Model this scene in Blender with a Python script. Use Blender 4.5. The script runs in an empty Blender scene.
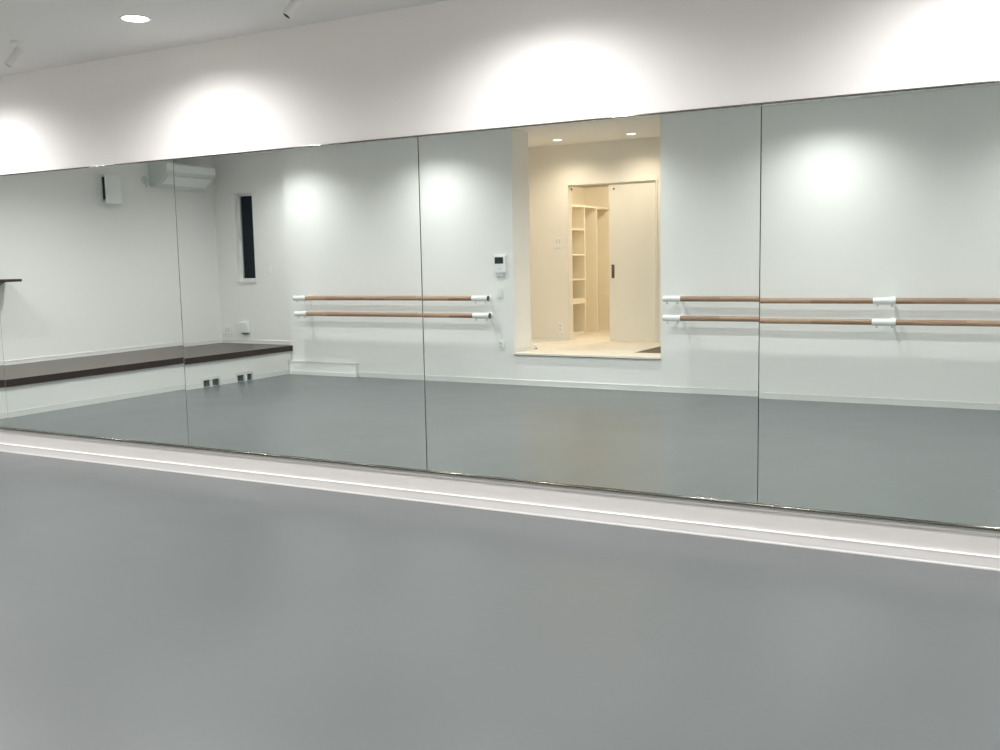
import bpy, bmesh, math, random
from mathutils import Vector, Matrix
PI = math.pi
SC = bpy.context.scene
COL = SC.collection

# ------------------------------------------------------------------ camera
cam_d = bpy.data.cameras.new('camera')
cam_d.sensor_fit = 'HORIZONTAL'; cam_d.sensor_width = 36.0
cam_d.lens = 36.0 * 1000.0 / 1000.0
cam_d.clip_start = 0.02; cam_d.clip_end = 100
camera = bpy.data.objects.new('camera', cam_d); COL.objects.link(camera)
r_ = Vector((0.87193052, 0.48927364, -0.01866732))
u_ = Vector((-0.03807777, 0.10576938, 0.99366137))
f_ = Vector((-0.48814674, 0.86569287, -0.110854))
M = Matrix((r_, u_, -f_)).transposed().to_4x4(); M.translation = Vector((0, -4.589, 1.33))
camera.matrix_world = M
SC.camera = camera

# ------------------------------------------------------------------ world (night outside) and exposure
w = bpy.data.worlds.new('night'); SC.world = w; w.use_nodes = True
bg = w.node_tree.nodes['Background']; bg.inputs[0].default_value = (0.012, 0.018, 0.028, 1); bg.inputs[1].default_value = 0.35
SC.view_settings.view_transform = 'Standard'; SC.view_settings.look = 'None'
SC.view_settings.gamma = 1.0; SC.view_settings.use_curve_mapping = False
SC.view_settings.exposure = 0.01
SC.cycles.max_bounces = 14; SC.cycles.diffuse_bounces = 8; SC.cycles.glossy_bounces = 6

# lamp powers (watts) and colours
DOWN_W = 146.0; BAR_W = 120.0; MID_W = 205.0;  DOWN_C = (1.0, 0.970, 0.965)
DOWN_A = 156
HALL_W = 60.0;   HALL_C = (1.0, 0.80, 0.62)

# ------------------------------------------------------------------ measures
CEIL, CEIL2 = 2.704, 2.738       # the ceiling rises slightly towards the barre wall
YB_ = -4.941
def ceil_z(y): return CEIL2 if y < YB_ else CEIL+(CEIL2-CEIL)*(y/YB_)
XL, XR = -9.62, 2.2             # left wall, right wall
YB, YW = -4.941, -5.015          # barre wall, window wall (slightly set back)
XC = -8.385                     # corner between window wall and barre wall
XG1, XG2 = -5.195, -3.519       # opening to the entrance hall
ZG = 0.352                      # raised hall floor
WT = 0.39                       # thickness of the barre wall
YH = -6.60                      # far wall of the hall
XS, XF, ZS = -8.345, -8.381, 0.354

# ------------------------------------------------------------------ materials
def mat(name, col, rough=0.5, metal=0.0, spec=0.5, noise=0.0, nscale=8.0, bump=0.0, bscale=400.0, coat=0.0):
    m = bpy.data.materials.new(name); m.use_nodes = True
    nt = m.node_tree; b = nt.nodes['Principled BSDF']
    b.inputs['Base Color'].default_value = (*col, 1); b.inputs['Roughness'].default_value = rough
    b.inputs['Metallic'].default_value = metal; b.inputs['Specular IOR Level'].default_value = spec
    b.inputs['Coat Weight'].default_value = coat
    tc = nt.nodes.new('ShaderNodeTexCoord')
    if noise:
        n = nt.nodes.new('ShaderNodeTexNoise'); n.inputs['Scale'].default_value = nscale; n.inputs['Detail'].default_value = 5
        mx = nt.nodes.new('ShaderNodeMix'); mx.data_type = 'RGBA'
        mx.inputs[6].default_value = (*[c * (1 - noise) for c in col], 1)
        mx.inputs[7].default_value = (*[min(1, c * (1 + noise)) for c in col], 1)
        nt.links.new(tc.outputs['Object'], n.inputs['Vector']); nt.links.new(n.outputs['Fac'], mx.inputs[0])
        nt.links.new(mx.outputs[2], b.inputs['Base Color'])
    if bump:
        n2 = nt.nodes.new('ShaderNodeTexNoise'); n2.inputs['Scale'].default_value = bscale; n2.inputs['Detail'].default_value = 3
        bp = nt.nodes.new('ShaderNodeBump'); bp.inputs['Strength'].default_value = bump; bp.inputs['Distance'].default_value = 0.002
        nt.links.new(tc.outputs['Object'], n2.inputs['Vector']); nt.links.new(n2.outputs['Fac'], bp.inputs['Height'])
        nt.links.new(bp.outputs['Normal'], b.inputs['Normal'])
    return m

def emit(name, col, strength):
    m = bpy.data.materials.new(name); m.use_nodes = True
    b = m.node_tree.nodes['Principled BSDF']
    b.inputs['Base Color'].default_value = (*col, 1)
    b.inputs['Emission Color'].default_value = (*col, 1); b.inputs['Emission Strength'].default_value = strength
    return m

M_WALL = mat('white_wallpaper', (0.87, 0.86, 0.845), 0.75, spec=0.25, bump=0.12, bscale=260)
M_CEIL = mat('white_ceiling_paper', (0.82, 0.815, 0.80), 0.85, spec=0.2, bump=0.1, bscale=260)
M_TRIM = mat('white_trim', (0.77, 0.765, 0.755), 0.6, noise=0.01)
M_HALL = mat('hall_wallpaper', (0.82, 0.79, 0.74), 0.75, spec=0.25, bump=0.1, bscale=260)
M_DOOR = mat('cream_laminate', (0.80, 0.77, 0.70), 0.45, noise=0.015, nscale=3)
M_BIRCH = mat('pale_birch_floor', (0.80, 0.74, 0.64), 0.4, noise=0.03, nscale=6)
M_SHELF = mat('pale_shelf_board', (0.86, 0.81, 0.69), 0.5, noise=0.03, nscale=5)
M_TILE = mat('brown_entry_tile', (0.10, 0.065, 0.045), 0.5, noise=0.15, nscale=14)
M_PLAS = mat('white_plastic', (0.84, 0.85, 0.84), 0.35, noise=0.005)
M_GREYPL = mat('pale_grey_plastic', (0.66, 0.69, 0.69), 0.4, noise=0.01)
M_DARK = mat('dark_void', (0.012, 0.018, 0.018), 0.7, noise=0.1)
M_VENT = mat('vent_recess_grey', (0.10, 0.14, 0.14), 0.6, noise=0.1)
M_SCREEN = mat('dark_screen', (0.02, 0.035, 0.035), 0.15, noise=0.05)
M_CHROME = mat('brushed_aluminium', (0.24, 0.24, 0.215), 0.14, metal=1.0, noise=0.02)
M_SCREW = mat('screw_metal', (0.5, 0.5, 0.48), 0.3, metal=1.0, noise=0.02)
M_PLY = mat('mirror_backing', (0.22, 0.25, 0.23), 0.6, noise=0.1)
M_LAMPW = mat('white_lamp_enamel', (0.78, 0.77, 0.75), 0.35, noise=0.005)
M_LAMPIN = mat('lamp_reflector', (0.10, 0.095, 0.085), 0.3, metal=0.6, noise=0.05)
M_LENS = emit('lit_lens_white', (1.0, 0.97, 0.92), 14.0)
M_LENSH = emit('lit_lens_warm', (1.0, 0.86, 0.66), 9.0)
M_LED = emit('indicator_red', (1.0, 0.25, 0.1), 1.2)
M_BRONZE = mat('dark_bronze_pull', (0.16, 0.13, 0.10), 0.35, metal=0.8, noise=0.05)

def mirror_mat():
    m = bpy.data.materials.new('silvered_mirror_glass'); m.use_nodes = True
    b = m.node_tree.nodes['Principled BSDF']
    b.inputs['Base Color'].default_value = (0.80, 0.872, 0.845, 1); b.inputs['Metallic'].default_value = 1.0
    b.inputs['Roughness'].default_value = 0.0
    return m
M_MIRROR = mirror_mat()

def floor_mat():
    m = mat('grey_dance_vinyl', (0.17, 0.19, 0.19), 0.38, spec=0.5)
    nt = m.node_tree; b = nt.nodes['Principled BSDF']; tc = [n for n in nt.nodes if n.type == 'TEX_COORD'][0]
    n = nt.nodes.new('ShaderNodeTexNoise'); n.inputs['Scale'].default_value = 1.1; n.inputs['Detail'].default_value = 6
    cr = nt.nodes.new('ShaderNodeMix'); cr.data_type = 'RGBA'
    cr.inputs[6].default_value = (0.098, 0.109, 0.112, 1); cr.inputs[7].default_value = (0.120, 0.132, 0.135, 1)
    mr = nt.nodes.new('ShaderNodeMapRange'); mr.inputs['To Min'].default_value = 0.272; mr.inputs['To Max'].default_value = 0.33
    nt.links.new(tc.outputs['Object'], n.inputs['Vector']); nt.links.new(n.outputs['Fac'], cr.inputs[0])
    # thin welded seams between the 1.8 m rolls, running away from the mirror
    sp = nt.nodes.new('ShaderNodeSeparateXYZ'); nt.links.new(tc.outputs['Object'], sp.inputs[0])
    md = nt.nodes.new('ShaderNodeMath'); md.operation = 'PINGPONG'; md.inputs[1].default_value = 0.92
    nt.links.new(sp.outputs['X'], md.inputs[0])
    lt = nt.nodes.new('ShaderNodeMath'); lt.operation = 'LESS_THAN'; lt.inputs[1].default_value = 0.0018
    nt.links.new(md.outputs[0], lt.inputs[0])
    mul = nt.nodes.new('ShaderNodeMath'); mul.operation = 'MULTIPLY'; mul.inputs[1].default_value = 0.22
    nt.links.new(lt.outputs[0], mul.inputs[0])
    sm = nt.nodes.new('ShaderNodeMix'); sm.data_type = 'RGBA'; sm.inputs[7].default_value = (0.10, 0.11, 0.11, 1)
    nt.links.new(mul.outputs[0], sm.inputs[0]); nt.links.new(cr.outputs[2], sm.inputs[6])
    nt.links.new(sm.outputs[2], b.inputs['Base Color'])
    n4 = nt.nodes.new('ShaderNodeTexNoise'); n4.inputs['Scale'].default_value = 2.3; n4.inputs['Detail'].default_value = 4
    nt.links.new(tc.outputs['Object'], n4.inputs['Vector']); nt.links.new(n4.outputs['Fac'], mr.inputs['Value'])
    nt.links.new(mr.outputs[0], b.inputs['Roughness'])
    return m
M_FLOOR = floor_mat()

def wood_mat(name, c1, c2, rough, axis, coat=0.0, blocks=0.0):
    """grain stretched along one axis; blocks: finger-jointed lengths of differing tone (metres)"""
    m = mat(name, c1, rough, coat=coat)
    nt = m.node_tree; b = nt.nodes['Principled BSDF']; tc = [n for n in nt.nodes if n.type == 'TEX_COORD'][0]
    mp = nt.nodes.new('ShaderNodeMapping'); s = [60, 60, 60]; s[axis] = 2.5; mp.inputs['Scale'].default_value = s
    n = nt.nodes.new('ShaderNodeTexNoise'); n.inputs['Scale'].default_value = 1.0; n.inputs['Detail'].default_value = 4
    mx = nt.nodes.new('ShaderNodeMix'); mx.data_type = 'RGBA'
    mx.inputs[6].default_value = (*c1, 1); mx.inputs[7].default_value = (*c2, 1)
    nt.links.new(tc.outputs['Object'], mp.inputs[0]); nt.links.new(mp.outputs[0], n.inputs['Vector'])
    fac = n.outputs['Fac']
    if blocks:
        sp = nt.nodes.new('ShaderNodeSeparateXYZ'); nt.links.new(tc.outputs['Object'], sp.inputs[0])
        dv = nt.nodes.new('ShaderNodeMath'); dv.operation = 'MULTIPLY'; dv.inputs[1].default_value = 1.0 / blocks
        fl = nt.nodes.new('ShaderNodeMath'); fl.operation = 'FLOOR'
        wn = nt.nodes.new('ShaderNodeTexWhiteNoise'); wn.noise_dimensions = '2D'
        sg = nt.nodes.new('ShaderNodeMath'); sg.operation = 'GREATER_THAN'; sg.inputs[1].default_value = 0.003
        cb = nt.nodes.new('ShaderNodeCombineXYZ')
        nt.links.new(sp.outputs[axis], dv.inputs[0]); nt.links.new(dv.outputs[0], fl.inputs[0])
        nt.links.new(sp.outputs[2], sg.inputs[0]); nt.links.new(fl.outputs[0], cb.inputs[0]); nt.links.new(sg.outputs[0], cb.inputs[1])
        nt.links.new(cb.outputs[0], wn.inputs['Vector'])
        av = nt.nodes.new('ShaderNodeMath'); av.operation = 'MULTIPLY_ADD'; av.inputs[1].default_value = 0.35
        hf = nt.nodes.new('ShaderNodeMath'); hf.operation = 'MULTIPLY'; hf.inputs[1].default_value = 0.65
        nt.links.new(wn.outputs['Value'], hf.inputs[0]); nt.links.new(n.outputs['Fac'], av.inputs[0]); nt.links.new(hf.outputs[0], av.inputs[2])
        fac = av.outputs[0]
    nt.links.new(fac, mx.inputs[0]); nt.links.new(mx.outputs[2], b.inputs['Base Color'])
    return m
M_BARRE = wood_mat('tan_barre_wood', (0.255, 0.145, 0.092), (0.53, 0.36, 0.25), 0.45, 0, blocks=0.43)
M_STAGE = wood_mat('dark_stage_wood', (0.040, 0.024, 0.019), (0.075, 0.048, 0.038), 0.32, 1)
M_NOSE = wood_mat('dark_nosing_wood', (0.020, 0.012, 0.010), (0.040, 0.024, 0.020), 0.5, 1)

# ------------------------------------------------------------------ mesh helpers
class MB:
    def __init__(s): s.bm = bmesh.new()
    def box(s, x0, x1, y0, y1, z0, z1, bev=0.0):
        x0, x1 = sorted((x0, x1)); y0, y1 = sorted((y0, y1)); z0, z1 = sorted((z0, z1))
        m = Matrix.Translation(((x0+x1)/2, (y0+y1)/2, (z0+z1)/2)) @ Matrix.Diagonal((x1-x0, y1-y0, z1-z0, 1))
        r = bmesh.ops.create_cube(s.bm, size=1.0, matrix=m)
        if bev:
            es = list({e for v in r['verts'] for e in v.link_edges})
            bmesh.ops.bevel(s.bm, geom=es, offset=bev, segments=2, profile=0.7, affect='EDGES')
        return s
    def cyl(s, a, b, r1, r2=None, n=24, caps=True):
        a, b = Vector(a), Vector(b); r2 = r1 if r2 is None else r2
        d = b - a; q = Vector((0, 0, 1)).rotation_difference(d.normalized()).to_matrix().to_4x4()
        bmesh.ops.create_cone(s.bm, cap_ends=caps, segments=n, radius1=r1, radius2=r2, depth=d.length,
                              matrix=Matrix.Translation((a+b)/2) @ q)
        return s
    def lathe(s, prof, origin=(0, 0, 0), axis=(0, 0, 1), n=28, closed=True):
        """prof: (radius, height) list, spun round axis"""
        o = Vector(origin); q = Vector((0, 0, 1)).rotation_difference(Vector(axis).normalized()).to_matrix()
        rings = []
        for r, h in prof:
            rings.append([s.bm.verts.new(o + q @ Vector((r*math.cos(2*PI*k/n), r*math.sin(2*PI*k/n), h))) for k in range(n)])
        for a, b in zip(rings, rings[1:]):
            for k in range(n): s.bm.faces.new((a[k], a[(k+1) % n], b[(k+1) % n], b[k]))
        if prof[0][0] > 1e-5: s.bm.faces.new(rings[0][::-1])
        if prof[-1][0] > 1e-5 and closed: s.bm.faces.new(rings[-1])
        return s
    def prism(s, pts, axis, a, b):
        """pts: outline in the other two axes (in order), extruded from a to b along axis"""
        def P(p, t):
            v = [0, 0, 0]; o = [i for i in range(3) if i != axis]; v[axis] = t; v[o[0]], v[o[1]] = p; return v
        A = [s.bm.verts.new(P(p, a)) for p in pts]; B = [s.bm.verts.new(P(p, b)) for p in pts]
        s.bm.faces.new(A); s.bm.faces.new(B[::-1])
        for i in range(len(pts)):
            j = (i+1) % len(pts); s.bm.faces.new((A[j], A[i], B[i], B[j]))
        return s
    def build(s, name, m, parent=None, origin=None, smooth=False):
        bmesh.ops.remove_doubles(s.bm, verts=s.bm.verts, dist=1e-6)
        bmesh.ops.recalc_face_normals(s.bm, faces=s.bm.faces)
        o0 = Vector(origin) if origin is not None else Vector((0, 0, 0))
        if parent is not None and origin is None: o0 = parent.location.copy()
        if origin is not None or parent is not None: bmesh.ops.translate(s.bm, verts=s.bm.verts, vec=-o0)
        me = bpy.data.meshes.new(name); s.bm.to_mesh(me); s.bm.free(); me.materials.append(m)
        if smooth:
            for p in me.polygons: p.use_smooth = True
            me.set_sharp_from_angle(angle=math.radians(40))
        o = bpy.data.objects.new(name, me); COL.objects.link(o)
        if parent is None: o.location = o0
        else: o.parent = parent
        return o

def sub(mb, name, m, parent, root, smooth=False):
    """a sub-part: mesh given in world coordinates, hung under a part whose own origin sits at its root's"""
    o = mb.build(name, m, None, origin=tuple(root.location), smooth=smooth)
    o.location = (0, 0, 0); o.parent = parent
    return o

def thing(name, label, cat, loc, group=None):
    o = bpy.data.objects.new(name, None); o.empty_display_size = 0.1; COL.objects.link(o)
    o.location = loc; o['label'] = label; o['category'] = cat
    if group: o['group'] = group
    return o
def tag(o, label, cat, group=None):
    o['label'] = label; o['category'] = cat
    if group: o['group'] = group
    return o
def struct(o): o['kind'] = 'structure'; return o
def copy_tree(o, loc, label, parent=None):
    c = o.copy(); COL.objects.link(c); c.parent = parent
    if parent is None: c.location = loc; c['label'] = label
    for ch in [x for x in bpy.data.objects if x.parent == o and x != c]:
        copy_tree(ch, None, None, c)
    return c

# ------------------------------------------------------------------ room shell
def slab(name, m, *boxes):
    mb = MB()
    for b in boxes: mb.box(*b)
    return struct(mb.build(name, m))
slab('floor', M_FLOOR, (XL, XR, -5.2, 0.03, -0.12, 0))
struct(MB().prism([(0.2, CEIL), (0.0, CEIL), (YB_, CEIL2), (-9.2, CEIL2), (-9.2, 2.95), (0.2, 2.95)], 0, XL-0.15, XR+0.15).build('ceiling', M_CEIL))
TOP = CEIL2+0.01
slab('wall_mirror_side', M_WALL, (XL-0.15, XR+0.15, 0.018, 0.16, -0.12, TOP))
slab('wall_left', M_WALL, (XL-0.15, XL, -5.4, 0.018, -0.12, TOP))
slab('wall_right', M_WALL, (XR, XR+0.15, -5.4, 0.018, -0.12, TOP))
# barre wall: both sides of the hall opening, plus the riser under it
slab('wall_barre_side', M_WALL, (XC, XG1, YB-WT, YB, -0.12, TOP), (XG2, XR, YB-WT, YB, -0.12, TOP),
     (XG1, XG2, YB-0.06, YB, -0.12, ZG-0.028))
# window wall with its opening
WX0, WX1, WZ0, WZ1 = -9.275, -8.978, 1.155, 2.265
slab('wall_window_side', M_WALL, (XL, WX0, YW-0.10, YW, -0.12, TOP), (WX1, XC+0.02, YW-0.10, YW, -0.12, TOP),
     (WX0, WX1, YW-0.10, YW, -0.12, WZ0), (WX0, WX1, YW-0.10, YW, WZ1, TOP))
# baseboards: board with a small rounded top lip and a fine bead at the floor
def baseboard(name, a, b, axis, face, sgn, z0=0.0, h=0.058, t=0.009):
    pts = [(face, z0), (face+sgn*(t+0.002), z0), (face+sgn*(t+0.002), z0+0.006), (face+sgn*t, z0+0.009), (face+sgn*t, z0+h-0.007),
           (face+sgn*(t+0.002), z0+h-0.004), (face+sgn*(t-0.001), z0+h), (face, z0+h)]
    return struct(MB().prism(pts, axis, a, b).build(name, M_TRIM))
baseboard('baseboard_mirror_side', XF, XR, 0, 0.018, -1, h=0.06)
baseboard('baseboard_barre_side', -7.33, XR, 0, YB, 1)
baseboard('baseboard_right', YB, 0.0, 1, XR, -1)
baseboard('baseboard_left', YW, 0.0, 1, XL, 1, z0=ZS, h=0.045)
baseboard('baseboard_window_side', XL, XC, 0, YW, 1, z0=ZS, h=0.045)

# entrance hall behind the opening
HX0, HX1 = -5.905, -2.2
DX0, DX1, DZ1 = -5.32, -4.19, 2.245
slab('floor_hall', M_BIRCH, (HX0-0.1, -3.965, -9.1, YB-0.06, 0.0, ZG), (-3.965, HX1, YH, YB-0.06-0.33, 0.0, ZG-0.16),
     (-3.965, XG2, YB-0.06-0.33, YB-0.06, 0.0, ZG), (-3.965, HX1, -9.1, YH, 0, ZG))
struct(MB().box(-3.965, HX1, YH, YB-WT, ZG-0.16, ZG-0.004).build('floor_entry_tile', M_TILE))
slab('wall_hall_left', M_HALL, (HX0-0.1, HX0, YH, YB-WT, 0, TOP))
slab('wall_hall_right', M_HALL, (HX1, HX1+0.1, -6.6, YB-WT, 0, TOP))
slab('wall_hall_back', M_HALL, (HX0-0.1, DX0-0.02, YH-0.1, YH, ZG, TOP), (DX1+0.015, HX1, YH-0.1, YH, ZG, TOP), (DX0-0.02, DX1+0.015, YH-0.1, YH, DZ1+0.015, TOP))
slab('wall_closet', M_HALL, (-6.4, -3.0, -9.2, -9.1, 0, TOP), (-6.4, -6.3, -9.1, YH-0.1, 0, TOP), (-3.1, -3.0, -9.1, YH-0.1, 0, TOP),
     (-6.3, -5.60, -7.24, YH-0.1, 0, TOP))
# step edge: pale board standing a little proud of the riser
struct(MB().box(XG1, XG2, YB-0.07, YB+0.030, ZG-0.020, ZG+0.0015, 0.003).build('trim_1', mat('pale_step_edge', (0.86, 0.80, 0.70), 0.4, noise=0.01)))
struct(MB().box(XG1, XG1+0.008, YB-WT, YB-0.005, ZG+0.002, ZG+0.045).build('baseboard_opening', M_TRIM))
baseboard('baseboard_hall', HX0, DX0-0.02, 0, YH, 1, z0=ZG, h=0.04)
struct(MB().box(HX0+0.002, HX0+0.055, YH, YH+0.022, ZG, DZ1+0.01, 0.002).build('trim_2', M_DOOR))
# door frame of the closet doorway
f = MB(); f.box(DX0-0.025, DX0, YH-0.104, YH+0.006, ZG, DZ1+0.02, 0.001); f.box(DX1, DX1+0.02, YH-0.104, YH+0.006, ZG, DZ1+0.02, 0.001)
f.box(DX0, DX1, YH-0.104, YH+0.006, DZ1, DZ1+0.02, 0.001)
struct(f.build('trim_3', M_DOOR))

# sliding door leaf (half open)
door = bpy.data.objects.new('door_1', None); COL.objects.link(door); door.location = (-4.48, YH-0.03, ZG); struct(door)
MB().box(-4.79, DX1-0.012, YH-0.052, YH-0.018, ZG+0.012, DZ1-0.006, 0.002).build('door_panel', M_DOOR, door)
hp = MB(); hp.box(-4.762, -4.724, YH-0.0185, YH-0.014, 1.118, 1.278, 0.001)
hp.build('door_handle', M_BRONZE, door)
MB().lathe([(0.0, 0.0), (0.012, 0), (0.012, 0.003), (0, 0.004)], (-4.726, YH-0.018, 2.174), (0, 1, 0), 16).build('screw_cap', M_BRONZE, door)
# latch plate and cap on the fixed side of the frame
lp = MB().box(DX0-0.022, DX0-0.006, YH+0.006, YH+0.009, 1.19, 1.33, 0.001)
struct(lp.build('trim_4', M_SHELF))
struct(MB().lathe([(0.0, 0.0), (0.012, 0), (0.012, 0.003), (0, 0.004)], (DX0+0.02, YH-0.06, 2.2), (0, 1, 0), 16).build('trim_5', M_BRONZE))

# built-in shelving seen through the closet doorway (stands along the closet's left wall, faces right)
sh = thing('closet_shelving', 'pale built-in closet shelving with tall dividers, seen through the half-open sliding door', 'shelves', (-5.7, -7.6, ZG))
SXF, SXB = -5.60, -5.98
Y0, Y1, Y2, Y3 = -7.25, -7.69, -8.09, -8.52
t = 0.02
MB().box(SXB-0.015, SXB, Y3, Y0, ZG, 2.35).build('back_panel', M_SHELF, sh)
for y in (Y0, Y1, Y2, Y3):
    top = 2.35 if y in (Y0, Y3) else 2.045
    MB().box(SXB, SXF, y-t/2, y+t/2, ZG, top, 0.001).build('divider', M_SHELF, sh)
MB().box(SXB, SXF+0.002, Y3+t/2, Y0-t/2, 2.035, 2.06, 0.001).build('top_shelf', M_SHELF, sh)
for z in (1.742, 1.408, 1.085):
    MB().box(SXB, SXF, Y1+t/2, Y0-t/2, z-t/2, z+t/2, 0.001).build('shelf', M_SHELF, sh)
MB().box(SXB, SXF, Y1+t/2, Y0-t/2, 0.765, 0.83, 0.001).build('shelf', M_SHELF, sh)
MB().box(SXB+0.02, SXF-0.01, Y1+t/2, Y0-t/2, ZG, ZG+0.03, 0.001).build('plinth', M_SHELF, sh)

# wall plates of the hall
def plate(name, label, cat, x0, x1, z0, z1, yf, depth=0.009, m=M_PLAS):
    e = thing(name, label, cat, ((x0+x1)/2, yf, (z0+z1)/2))
    MB().box(x0, x1, yf, yf+depth, z0, z1, 0.002).build('cover_plate', m, e)
    return e
e = plate('hall_switch', 'small switch plate with red indicator lamps on the cream hall wall', 'switch', -5.506, -5.41, 1.50, 1.62, YH)
MB().box(-5.49, -5.465, YH+0.009, YH+0.012, 1.545, 1.60, 0.001).build('rocker', M_GREYPL, e)
MB().box(-5.452, -5.427, YH+0.009, YH+0.012, 1.545, 1.60, 0.001).build('rocker', M_GREYPL, e)
MB().box(-5.47, -5.464, YH+0.012, YH+0.0135, 1.585, 1.592).build('indicator_lamp', M_LED, e)
MB().box(-5.435, -5.429, YH+0.012, YH+0.0135, 1.585, 1.592).build('indicator_lamp', M_LED, e)
e = plate('hall_outlet', 'low white power outlet at the foot of the cream hall wall', 'outlet', -5.48, -5.41, 0.45, 0.57, YH)
for zc in (0.485, 0.535):
    MB().box(-5.464, -5.426, YH+0.009, YH+0.011, zc-0.017, zc+0.017, 0.001).build('socket', M_GREYPL, e)
# door stop
e = thing('door_stop', 'small round white door stop on the raised hall floor by the jamb', 'door stop', (-5.175, -5.41, ZG))
MB().lathe([(0.022, 0), (0.022, 0.006), (0.012, 0.010), (0.010, 0.016)], (-5.175, -5.41, ZG), n=20).build('foot', M_SCREW, e, smooth=True)
MB().lathe([(0.010, 0.014), (0.030, 0.020), (0.034, 0.038), (0.028, 0.055), (0.012, 0.063), (0, 0.064)], (-5.175, -5.41, ZG), n=24).build('bumper', M_PLAS, e, smooth=True)

# ------------------------------------------------------------------ window
win = bpy.data.objects.new('window_1', None); COL.objects.link(win); win.location = ((WX0+WX1)/2, YW, WZ0); struct(win)
yf = YW-0.052
fr = MB(); fw = 0.016
fr.box(WX0, WX0+fw, yf-0.05, yf, WZ0, WZ1, 0.002); fr.box(WX1-fw*0.4, WX1, yf-0.05, yf, WZ0, WZ1, 0.002)
fr.box(WX0+fw, WX1-fw*0.4, yf-0.05, yf, WZ1-fw, WZ1, 0.002); fr.box(WX0+fw, WX1-fw*0.4, yf-0.05, yf, WZ0, WZ0+fw, 0.002)
fr.build('window_frame', M_TRIM, win)
sa = MB(); s0, s1 = WX0+fw, WX1-fw*0.4
sa.box(s0, s0+0.012, yf-0.04, yf-0.006, WZ0+fw, WZ1-fw, 0.002); sa.box(s1-0.012, s1, yf-0.04, yf-0.006, WZ0+fw, WZ1-fw, 0.002)
sa.box(s0+0.012, s1-0.012, yf-0.04, yf-0.006, WZ1-fw-0.018, WZ1-fw, 0.002); sa.box(s0+0.012, s1-0.012, yf-0.04, yf-0.006, WZ0+fw, WZ0+fw+0.018, 0.002)
sash = sa.build('window_sash', M_TRIM, win)
g = bpy.data.materials.new('window_glass'); g.use_nodes = True
gb = g.node_tree.nodes['Principled BSDF']; gb.inputs['Transmission Weight'].default_value = 1.0; gb.inputs['Roughness'].default_value = 0.0
gb.inputs['Base Color'].default_value = (0.85, 0.9, 0.92, 1); gb.inputs['IOR'].default_value = 1.22
MB().box(s0+0.010, s1-0.008, yf-0.028, yf-0.022, WZ0+fw+0.01, WZ1-fw-0.01).build('window_glass', g, win)
hn = MB().box(s0-0.004, s0+0.012, yf-0.006, yf+0.004, 1.66, 1.76, 0.002).cyl((s0+0.006, yf+0.002, 1.70), (s0+0.006, yf+0.025, 1.70), 0.006).cyl((s0+0.006, yf+0.022, 1.70), (s0+0.006, yf+0.03, 1.78), 0.006)
hn.build('window_handle', M_GREYPL, win, smooth=True)
MB().box(WX0-0.012, WX1+0.012, yf, YW+0.014, WZ0-0.022, WZ0+0.002, 0.003).build('window_sill', M_TRIM, win)

# ------------------------------------------------------------------ raised stage along the left wall
st = thing('stage', 'long low raised stage with dark brown top and white fascia along the left wall', 'stage', (-9.0, -2.5, 0))
MB().box(XL+0.001, XS-0.012, YB+0.001, -0.012, ZS-0.03, ZS).box(XL+0.001, XC-0.002, YW+0.001, YB+0.002, ZS-0.03, ZS).build('deck', M_STAGE, st)
MB().box(XS-0.016, XS, YB+0.001, -0.012, ZS-0.067, ZS+0.001, 0.003).build('nosing', M_NOSE, st)
# fascia with two vent cut-outs
YV = [(-3.46, -3.567), (-3.592, -3.71), (-3.99, -4.105), (-4.147, -4.24)]
f = MB(); VZ0, VZ1 = 0.003, 0.078; fx0, fx1 = XF-0.015, XF
f.box(fx0, fx1, YW+0.02, -0.015, VZ1, ZS-0.031)
edges = [-0.015] + [v for p in YV for v in p] + [YW+0.02]
for i in range(0, len(edges), 2): f.box(fx0, fx1, edges[i+1], edges[i], 0.0, VZ1)
for a, b in YV: f.box(fx0, fx1, b, a, 0.0, VZ0)
f.build('fascia', M_WALL, st)
skirt = MB()
for i in range(0, len(edges), 2): skirt.box(XF, XF+0.006, edges[i+1], edges[i], 0.0, 0.055, 0.0015)
skirt.build('skirting', M_TRIM, st)
lines = [(-3.44, -3.725), (-3.97, -4.255)]
def vent(ya, yb, cells, label):
    e = thing('floor_vent', label, 'vent', (XF, (ya+yb)/2, 0.0), 'floor vents in the stage fascia')
    r = MB()
    r.box(XF, XF+0.010, yb, ya, VZ1, 0.112, 0.002)
    ys = [ya, cells[0][0], cells[0][1], cells[1][0], cells[1][1], yb]
    for i in (0, 2, 4): r.box(XF, XF+0.010, ys[i+1], ys[i], 0.0, VZ1)
    r.build('surround', M_TRIM, e)
    for a, b in cells:
        bk = MB(); bk.box(XF-0.06, XF-0.055, b, a, VZ0, VZ1)
        bk.build('recess_back', M_VENT, e)
        gr = MB()
        for k in range(4):
            z = VZ0+0.008+k*0.014
            gr.box(XF-0.02, XF-0.012, b, a, z, z+0.003)
        for k in range(5):
            y = b+(a-b)*(k+0.5)/5; gr.box(XF-0.022, XF-0.02, y-0.0012, y+0.0012, VZ0, VZ1)
        gr.build('grille', mat('grey_green_grille', (0.30, 0.38, 0.37), 0.5, noise=0.05), e)
vent(*lines[0], YV[:2], 'low twin floor vent in the white stage fascia, the one nearer the wall shelf')
vent(*lines[1], YV[2:], 'low twin floor vent in the white stage fascia, the one nearer the duct box')

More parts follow.
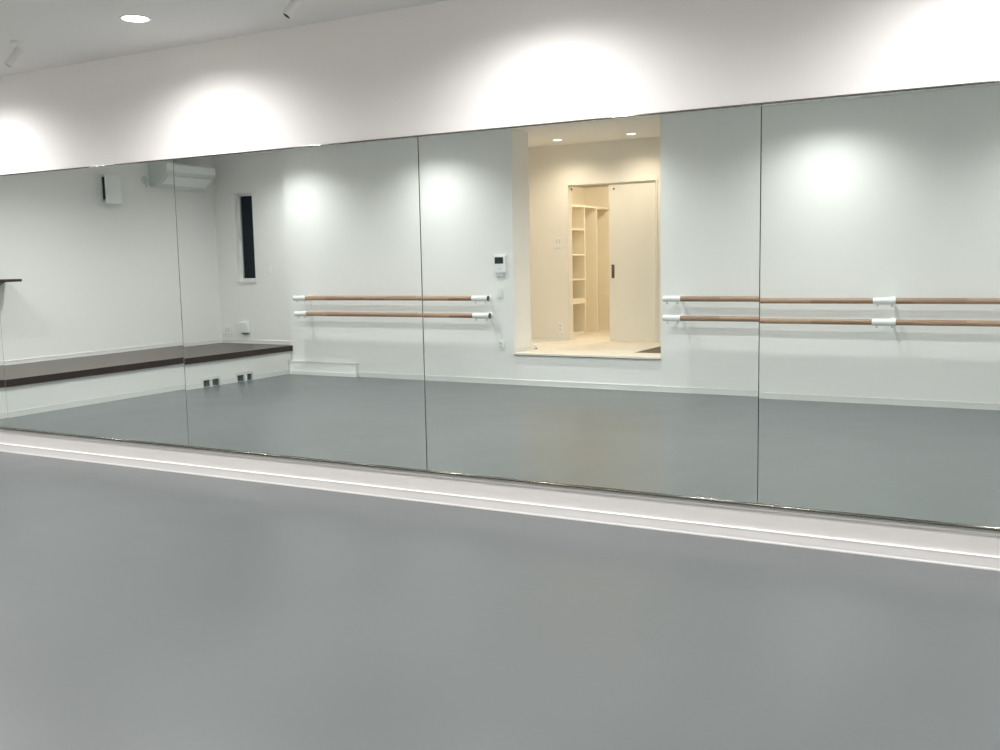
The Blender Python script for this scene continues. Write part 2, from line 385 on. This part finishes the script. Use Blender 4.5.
# ------------------------------------------------------------------ skirting box beside the stage
e = thing('skirting_box', 'long low white boxed-in duct at the foot of the barre wall beside the stage', 'duct box', (-7.9, YB, 0))
MB().box(XF+0.012, -7.34, YB+0.001, YB+0.052, 0.0, 0.150).build('casing', M_WALL, e)
MB().box(XF+0.011, -7.337, YB+0.001, YB+0.055, 0.150, 0.166, 0.002).build('lid', M_TRIM, e)
MB().box(XF+0.012, -7.334, YB+0.001, YB+0.058, 0.0, 0.045, 0.002).build('plinth', M_TRIM, e)

# ------------------------------------------------------------------ mirrors
PX0, PW = -6.776, 1.854
MZ0, MZ1 = 0.188, 2.018
tilt = [(-0.52, -5.0), (-0.28, -3.4), (1.41, -1.16), (0.73, -0.97), (-0.03, 0.65)]
mlab = ['frameless mirror panel at the stage end, only a sliver of it in view',
        'frameless wall mirror panel reflecting the stage, air conditioner and square ventilation cover',
        'frameless wall mirror panel reflecting the narrow window and left half of the short barres',
        'frameless wall mirror panel reflecting the cream hall opening and the intercom',
        'rightmost frameless wall mirror panel reflecting the long barres and their middle sleeves']
for k in range(5):
    x0 = PX0+(k-1)*PW+0.0018; x1 = PX0+k*PW-0.0018
    c = ((x0+x1)/2, 0.0, (MZ0+MZ1)/2)
    e = thing('wall_mirror', mlab[k], 'mirror', c, 'mirror panels along the mirror wall')
    MB().box(x0+0.001, x1-0.001, 0.0055, 0.0175, MZ0+0.004, MZ1-0.004).build('backing_board', M_PLY, e)
    g = MB().box(x0, x1, 0.0, 0.005, MZ0, MZ1, 0.0012).build('mirror_glass', M_MIRROR, e)
    dx, dy = tilt[k]
    e.rotation_euler = (-dy/1000.0, 0, -dx/1000.0)
struct(MB().box(PX0-PW+0.004, PX0+4*PW-0.004, 0.0172, 0.018, MZ0+0.01, MZ1-0.01).build('trim_7', M_PLY))
struct(MB().box(PX0-PW, PX0+4*PW, 0.005, 0.0179, MZ0-0.036, MZ0-0.0145, 0.001).build('trim_8', mat('pale_grey_strip', (0.62, 0.615, 0.60), 0.5, noise=0.01)))  # thin, evenly grey strip just below the bottom channel
# rounded metal channels gripping the mirrors' edges
def channel(name, label, z, up, h, r):
    """up=+1: upper channel. half-round nose towards the room"""
    n = 10; pts = []
    z0, z1 = (z-0.002, z+h) if up > 0 else (z-h, z+0.002)
    for i in range(n+1):
        a = -PI/2+PI*i/n; pts.append((-0.004-r*math.cos(a), (z0+z1)/2+(z1-z0)/2*math.sin(a)))
    pts = [(0.0178, z0)] + pts + [(0.0178, z1)]
    # cut back behind the glass so that the nose only wraps the edge
    return tag(MB().prism(pts, 0, PX0-PW, PX0+4*PW).build(name, M_CHROME, None, origin=(PX0+1.5*PW, 0, z), smooth=True), label, 'mirror channel')
channel('mirror_top_channel', 'thin rounded metal channel along the top edge of the mirror row', MZ1, 1, 0.007, 0.004)
channel('mirror_bottom_channel', 'thin rounded metal channel along the bottom edge of the mirror row', MZ0, -1, 0.014, 0.006)

# ------------------------------------------------------------------ barres
YBAR = YB+0.174
R = 0.026
def bracket(e, x, z, sleeve):
    """white sleeve gripping the bar, with a flanged arm back to the wall"""
    a, b = sleeve
    s = MB().lathe([(R+0.0003, 0), (R+0.005, 0), (R+0.005, b-a), (R+0.0003, b-a)], (a, YBAR, z), (1, 0, 0), 32)
    sl = s.build('sleeve', M_PLAS, e, smooth=True)
    for sx in (a+0.035, b-0.035):
        sub(MB().cyl((sx, YBAR, z-R-0.022), (sx, YBAR, z-R-0.002), 0.004, n=12).cyl((sx, YBAR, z-R-0.024), (sx, YBAR, z-R-0.020), 0.011, n=16), 'screw', M_SCREW, sl, e, smooth=True)
    arm = MB().cyl((x, YB+0.006, z), (x, YBAR-R, z), 0.015, n=20).build('arm', M_PLAS, e, smooth=True)
    sub(MB().lathe([(0.034, 0), (0.034, 0.004), (0.026, 0.009), (0.013, 0.012), (0.0, 0.012)], (x, YB, z), (0, 1, 0), 28), 'wall_flange', M_PLAS, arm, e, smooth=True)

def barre(x0, x1, z, sleeves, label, group, cap0=True, cap1=True):
    e = thing('barre', label, 'barre', ((x0+x1)/2, YBAR, z), group)
    rod = MB().lathe([(0.0, 0), (R-0.003, 0), (R, 0.003), (R, x1-x0-0.003), (R-0.003, x1-x0), (0, x1-x0)], (x0, YBAR, z), (1, 0, 0), 32)
    rod.build('rod', M_BARRE, e, smooth=True)
    for bx, a, b in sleeves: bracket(e, bx, z, (a, b))
    for s, on in ((x0, cap0), (x1, cap1)):
        if on:
            MB().lathe([(R-0.001, 0), (R+0.004, 0), (R+0.004, 0.004), (R-0.004, 0.006), (0, 0.006)], (s, YBAR, z), (1 if s == x1 else -1, 0, 0), 28).build('end_cap', M_PLAS if s == x0 else M_BRONZE, e, smooth=True)
GS, GL = 'short barres between the stage and the hall opening', 'long barres to the right of the hall opening'
barre(-8.135, -5.415, 0.948, [(-8.03, -8.133, -7.951), (-5.50, -5.611, -5.417)], 'short wooden barre left of the hall opening, upper of its pair', GS)
barre(-8.125, -5.40, 0.760, [(-8.02, -8.123, -7.946), (-5.49, -5.603, -5.402)], 'short wooden barre left of the hall opening, lower of its pair', GS)
barre(-3.425, 1.15, 0.945, [(-3.30, -3.423, -3.249), (-1.325, -1.465, -1.276), (1.0, 0.96, 1.14)], 'long wooden barre right of the hall opening, upper of its pair', GL)
barre(-3.425, 1.15, 0.757, [(-3.30, -3.423, -3.249), (-1.325, -1.470, -1.271), (1.0, 0.96, 1.14)], 'long wooden barre right of the hall opening, lower of its pair', GL)

# ------------------------------------------------------------------ plates on the barre wall
e = thing('intercom', 'white wall intercom with dark screen left of the hall opening', 'intercom', (-5.345, YB, 1.31))
MB().box(-5.418, -5.278, YB, YB+0.028, 1.222, 1.405, 0.004).build('housing', M_PLAS, e)
MB().box(-5.408, -5.302, YB+0.0275, YB+0.0295, 1.318, 1.388, 0.001).build('screen', M_SCREEN, e)
MB().box(-5.37, -5.335, YB+0.0275, YB+0.0305, 1.258, 1.272, 0.001).build('button', M_GREYPL, e)
MB().box(-5.402, -5.300, YB, YB+0.02, 1.182, 1.224, 0.004).build('cradle', M_GREYPL, e)
e = plate('wall_switch', 'narrow white light switch below the intercom', 'switch', -5.39, -5.328, 0.948, 1.062, YB, 0.014)
MB().box(-5.376, -5.342, YB+0.014, YB+0.018, 0.97, 1.045, 0.002).build('rocker', M_PLAS, e)
e = plate('barre_wall_outlet', 'white power outlet low on the wall below the end of the short barres', 'outlet', -5.385, -5.325, 0.385, 0.475, YB, 0.02)
for zc in (0.412, 0.45):
    MB().box(-5.373, -5.337, YB+0.02, YB+0.022, zc-0.014, zc+0.014, 0.001).build('socket', M_GREYPL, e)
# on the window wall
e = plate('window_side_switch', 'small white switch plate on the wall right of the narrow window', 'switch', -8.765, -8.705, 1.235, 1.35, YW)
MB().box(-8.752, -8.718, YW+0.009, YW+0.014, 1.255, 1.33, 0.002).build('rocker', M_PLAS, e)
e = plate('corner_outlet', 'small white outlet just above the stage nearest the room corner', 'outlet', -9.53, -9.445, 0.475, 0.575, YW, 0.022)
for xc in (-9.507, -9.468):
    MB().box(xc-0.013, xc+0.013, YW+0.022, YW+0.024, 0.495, 0.555, 0.001).build('socket', M_GREYPL, e)
e = thing('outlet_cover_box', 'boxy white outlet cover above the stage under the narrow window', 'outlet', (-9.17, YW, 0.55))
MB().box(-9.25, -9.115, YW, YW+0.045, 0.495, 0.63, 0.006).build('hood', M_PLAS, e)
MB().box(-9.228, -9.137, YW, YW+0.03, 0.478, 0.496, 0.003).build('cable_exit', M_BRONZE, e)
MB().box(-9.257, -9.108, YW, YW+0.006, 0.47, 0.637, 0.002).build('back_plate', M_GREYPL, e)

# ------------------------------------------------------------------ left wall: air conditioner, ventilation cover, shelf
e = thing('air_conditioner', 'white wall air conditioner high on the left wall near the corner', 'air conditioner', (XL, -4.44, 2.29))
ya, yb = -4.75, -4.0
prof = [(0, 2.31), (0, 2.585), (0.285, 2.585), (0.296, 2.572), (0.30, 2.55), (0.30, 2.47), (0.285, 2.44), (0.13, 2.31), (0.09, 2.293), (0.04, 2.29)]
MB().prism([(XL+x, z) for x, z in prof], 1, ya, yb).build('body', M_GREYPL, e)
MB().prism([(XL+0.299, 2.568), (XL+0.308, 2.56), (XL+0.310, 2.480), (XL+0.299, 2.474)], 1, ya+0.004, yb-0.004).build('front_panel', M_PLAS, e)
fl = MB(); fl.prism([(XL+0.280, 2.428), (XL+0.285, 2.422), (XL+0.172, 2.328), (XL+0.166, 2.334)], 1, ya+0.05, yb-0.05)
fl.build('air_flap', M_PLAS, e)
gt = MB()
for k in range(6): gt.box(XL+0.04+k*0.025, XL+0.052+k*0.025, ya+0.05, yb-0.05, 2.584, 2.588)
gt.build('intake_grille', M_DARK, e)
e = thing('pipe_cover', 'small pale pipe outlet cover on the wall beside the air conditioner', 'pipe cover', (XL, -3.92, 2.33))
MB().lathe([(0.042, 0), (0.042, 0.02), (0.034, 0.035), (0.0, 0.04)], (XL, -3.92, 2.375), (1, 0, 0), 24).build('rosette', M_GREYPL, e, smooth=True)
MB().cyl((XL+0.012, -3.93, 2.375), (XL+0.012, -3.95, 2.285), 0.011, n=14).build('drain_hose', M_GREYPL, e, smooth=True)
e = thing('ventilation_cover', 'square white ventilation cover standing off the left wall beside the air conditioner', 'ventilation cover', (XL, -3.37, 2.23))
MB().box(XL, XL+0.022, -3.48, -3.285, 2.10, 2.39, 0.004).build('back_plate', M_GREYPL, e)
MB().box(XL+0.022, XL+0.075, -3.475, -3.30, 2.12, 2.37).build('duct_collar', M_DARK, e)
MB().box(XL+0.075, XL+0.10, -3.50, -3.29, 2.065, 2.395, 0.006).build('front_plate', M_PLAS, e)
e = thing('wall_shelf', 'dark brown shelf board on an angled bracket on the left wall above the stage', 'shelf', (XL, -1.6, 1.23))
MB().box(XL, XL+0.27, -2.02, -0.9, 1.223, 1.25, 0.003).build('board', M_NOSE, e)
for y in (-1.83, -1.05):
    br = MB(); br.box(XL, XL+0.006, y-0.012, y+0.012, 1.10, 1.223); br.box(XL, XL+0.24, y-0.012, y+0.012, 1.216, 1.223)
    br.prism([(XL+0.004, 1.105), (XL+0.004, 1.120), (XL+0.222, 1.218), (XL+0.236, 1.218)], 1, y-0.008, y+0.008)
    br.build('bracket', M_NOSE, e)

# ------------------------------------------------------------------ lamps
def light_data(kind, name, energy, color, **kw):
    l = bpy.data.lights.new(name, kind); l.energy = energy; l.color = color
    for k, v in kw.items(): setattr(l, k, v)
    return l

def downlight(x, y, r, lens_m, label, group, power, color, ang=None):
    z = ceil_z(y)
    e = thing('downlight', label, 'ceiling light', (x, y, z), group)
    MB().lathe([(r+0.014, 0.0), (r+0.014, -0.003), (r+0.010, -0.006), (r+0.001, -0.004), (r, 0.0)], (x, y, z), n=40).build('trim_ring', M_LAMPW, e, smooth=True)
    MB().lathe([(r, -0.0025), (r*0.6, -0.005), (0.0, -0.006)], (x, y, z), n=40).build('lens', lens_m, e, smooth=True)
    l = bpy.data.objects.new('lamp', light_data('AREA', 'downlight_lamp', power, color, shape='DISK', size=2*r) if ang == 'area' else light_data('SPOT', 'downlight_lamp', power, color, spot_size=math.radians(DOWN_A if ang in (None, 'area') else ang), spot_blend=1.0, shadow_soft_size=r*0.5)); COL.objects.link(l)
    l.location = (0, 0, -0.012); l.parent = e
    return e
GD = 'downlights in the studio ceiling'
NTH = ('first', 'second', 'third', 'fourth', 'fifth', 'sixth')
for i, x in enumerate((-8.70, -6.63, -4.51, -2.25, -0.26, 1.75)):
    lb = 'bright round downlight in the ceiling strip above the mirrors, between two small spotlights' if i == 2 else 'round downlight near the mirror wall, %s from the stage end' % NTH[i]
    downlight(x, -0.60, 0.07, M_LENS, lb, GD, DOWN_W, DOWN_C)
for i, x in enumerate((-8.08, -6.10, -4.02, -1.90, 0.2)):
    downlight(x, -2.3, 0.07, M_LENS, 'round downlight along the middle of the studio ceiling, %s from the stage' % NTH[i], GD, MID_W, DOWN_C)
    downlight(x, -4.295, 0.07, M_LENS, 'round downlight near the barre wall, %s from the stage' % NTH[i], GD, BAR_W, DOWN_C, 150)
GH = 'warm downlights in the hall ceiling'
downlight(-5.22, -6.12, 0.047, M_LENSH, 'warm round downlight in the hall ceiling, the left one of the pair', GH, HALL_W, HALL_C, 146)
downlight(-4.31, -6.14, 0.047, M_LENSH, 'warm round downlight in the hall ceiling, the right one above the sliding door', GH, HALL_W, HALL_C, 146)
downlight(-4.7, -7.5, 0.047, M_LENSH, 'warm round downlight inside the closet behind the sliding door', GH, 30.0, HALL_C, 'area')

def spotlight(x, y, target, label, group):
    """small adjustable ceiling spotlight, switched off (its lens is dark)"""
    base = Vector((x, y, ceil_z(y))); piv = base+Vector((0.012, 0, -0.052))
    d = (Vector(target)-piv).normalized()
    e = thing('spotlight', label, 'spotlight', tuple(base), group)
    MB().lathe([(0.034, 0), (0.034, -0.010), (0.028, -0.014), (0.0, -0.015)], base, n=28).build('ceiling_flange', M_LAMPW, e, smooth=True)
    MB().cyl(base+Vector((0.012, 0, -0.012)), piv, 0.006, n=14).cyl(piv+Vector((-0.012, 0, 0)), piv+Vector((0.012, 0, 0)), 0.010, n=16).build('stem', M_LAMPW, e, smooth=True)
    a = piv-d*0.01; L = 0.125; r = 0.023
    hd = MB().lathe([(0, 0), (r-0.004, 0), (r, 0.005), (r, L), (r-0.003, L), (r-0.004, L-0.012)], a, d, 32, closed=False).build('head', M_LAMPW, e, smooth=True)
    sub(MB().lathe([(r-0.0035, L-0.003), (r-0.006, L-0.012), (0.0, L-0.014)], a, d, 28), 'dark_lens', M_DARK, hd, e, smooth=True)
    return e
sl = ['at the stage end', 'left of the bright round downlight', 'right of the bright round downlight', 'fourth from the stage end', 'at the right end']
for i, x in enumerate((-7.60, -5.535, -3.365, -1.35, 0.7)):
    spotlight(x, -0.60, (x-0.36, -1.12, 1.70), 'small white switched-off ceiling spotlight near the mirrors, '+sl[i], 'spotlights along the mirror wall')
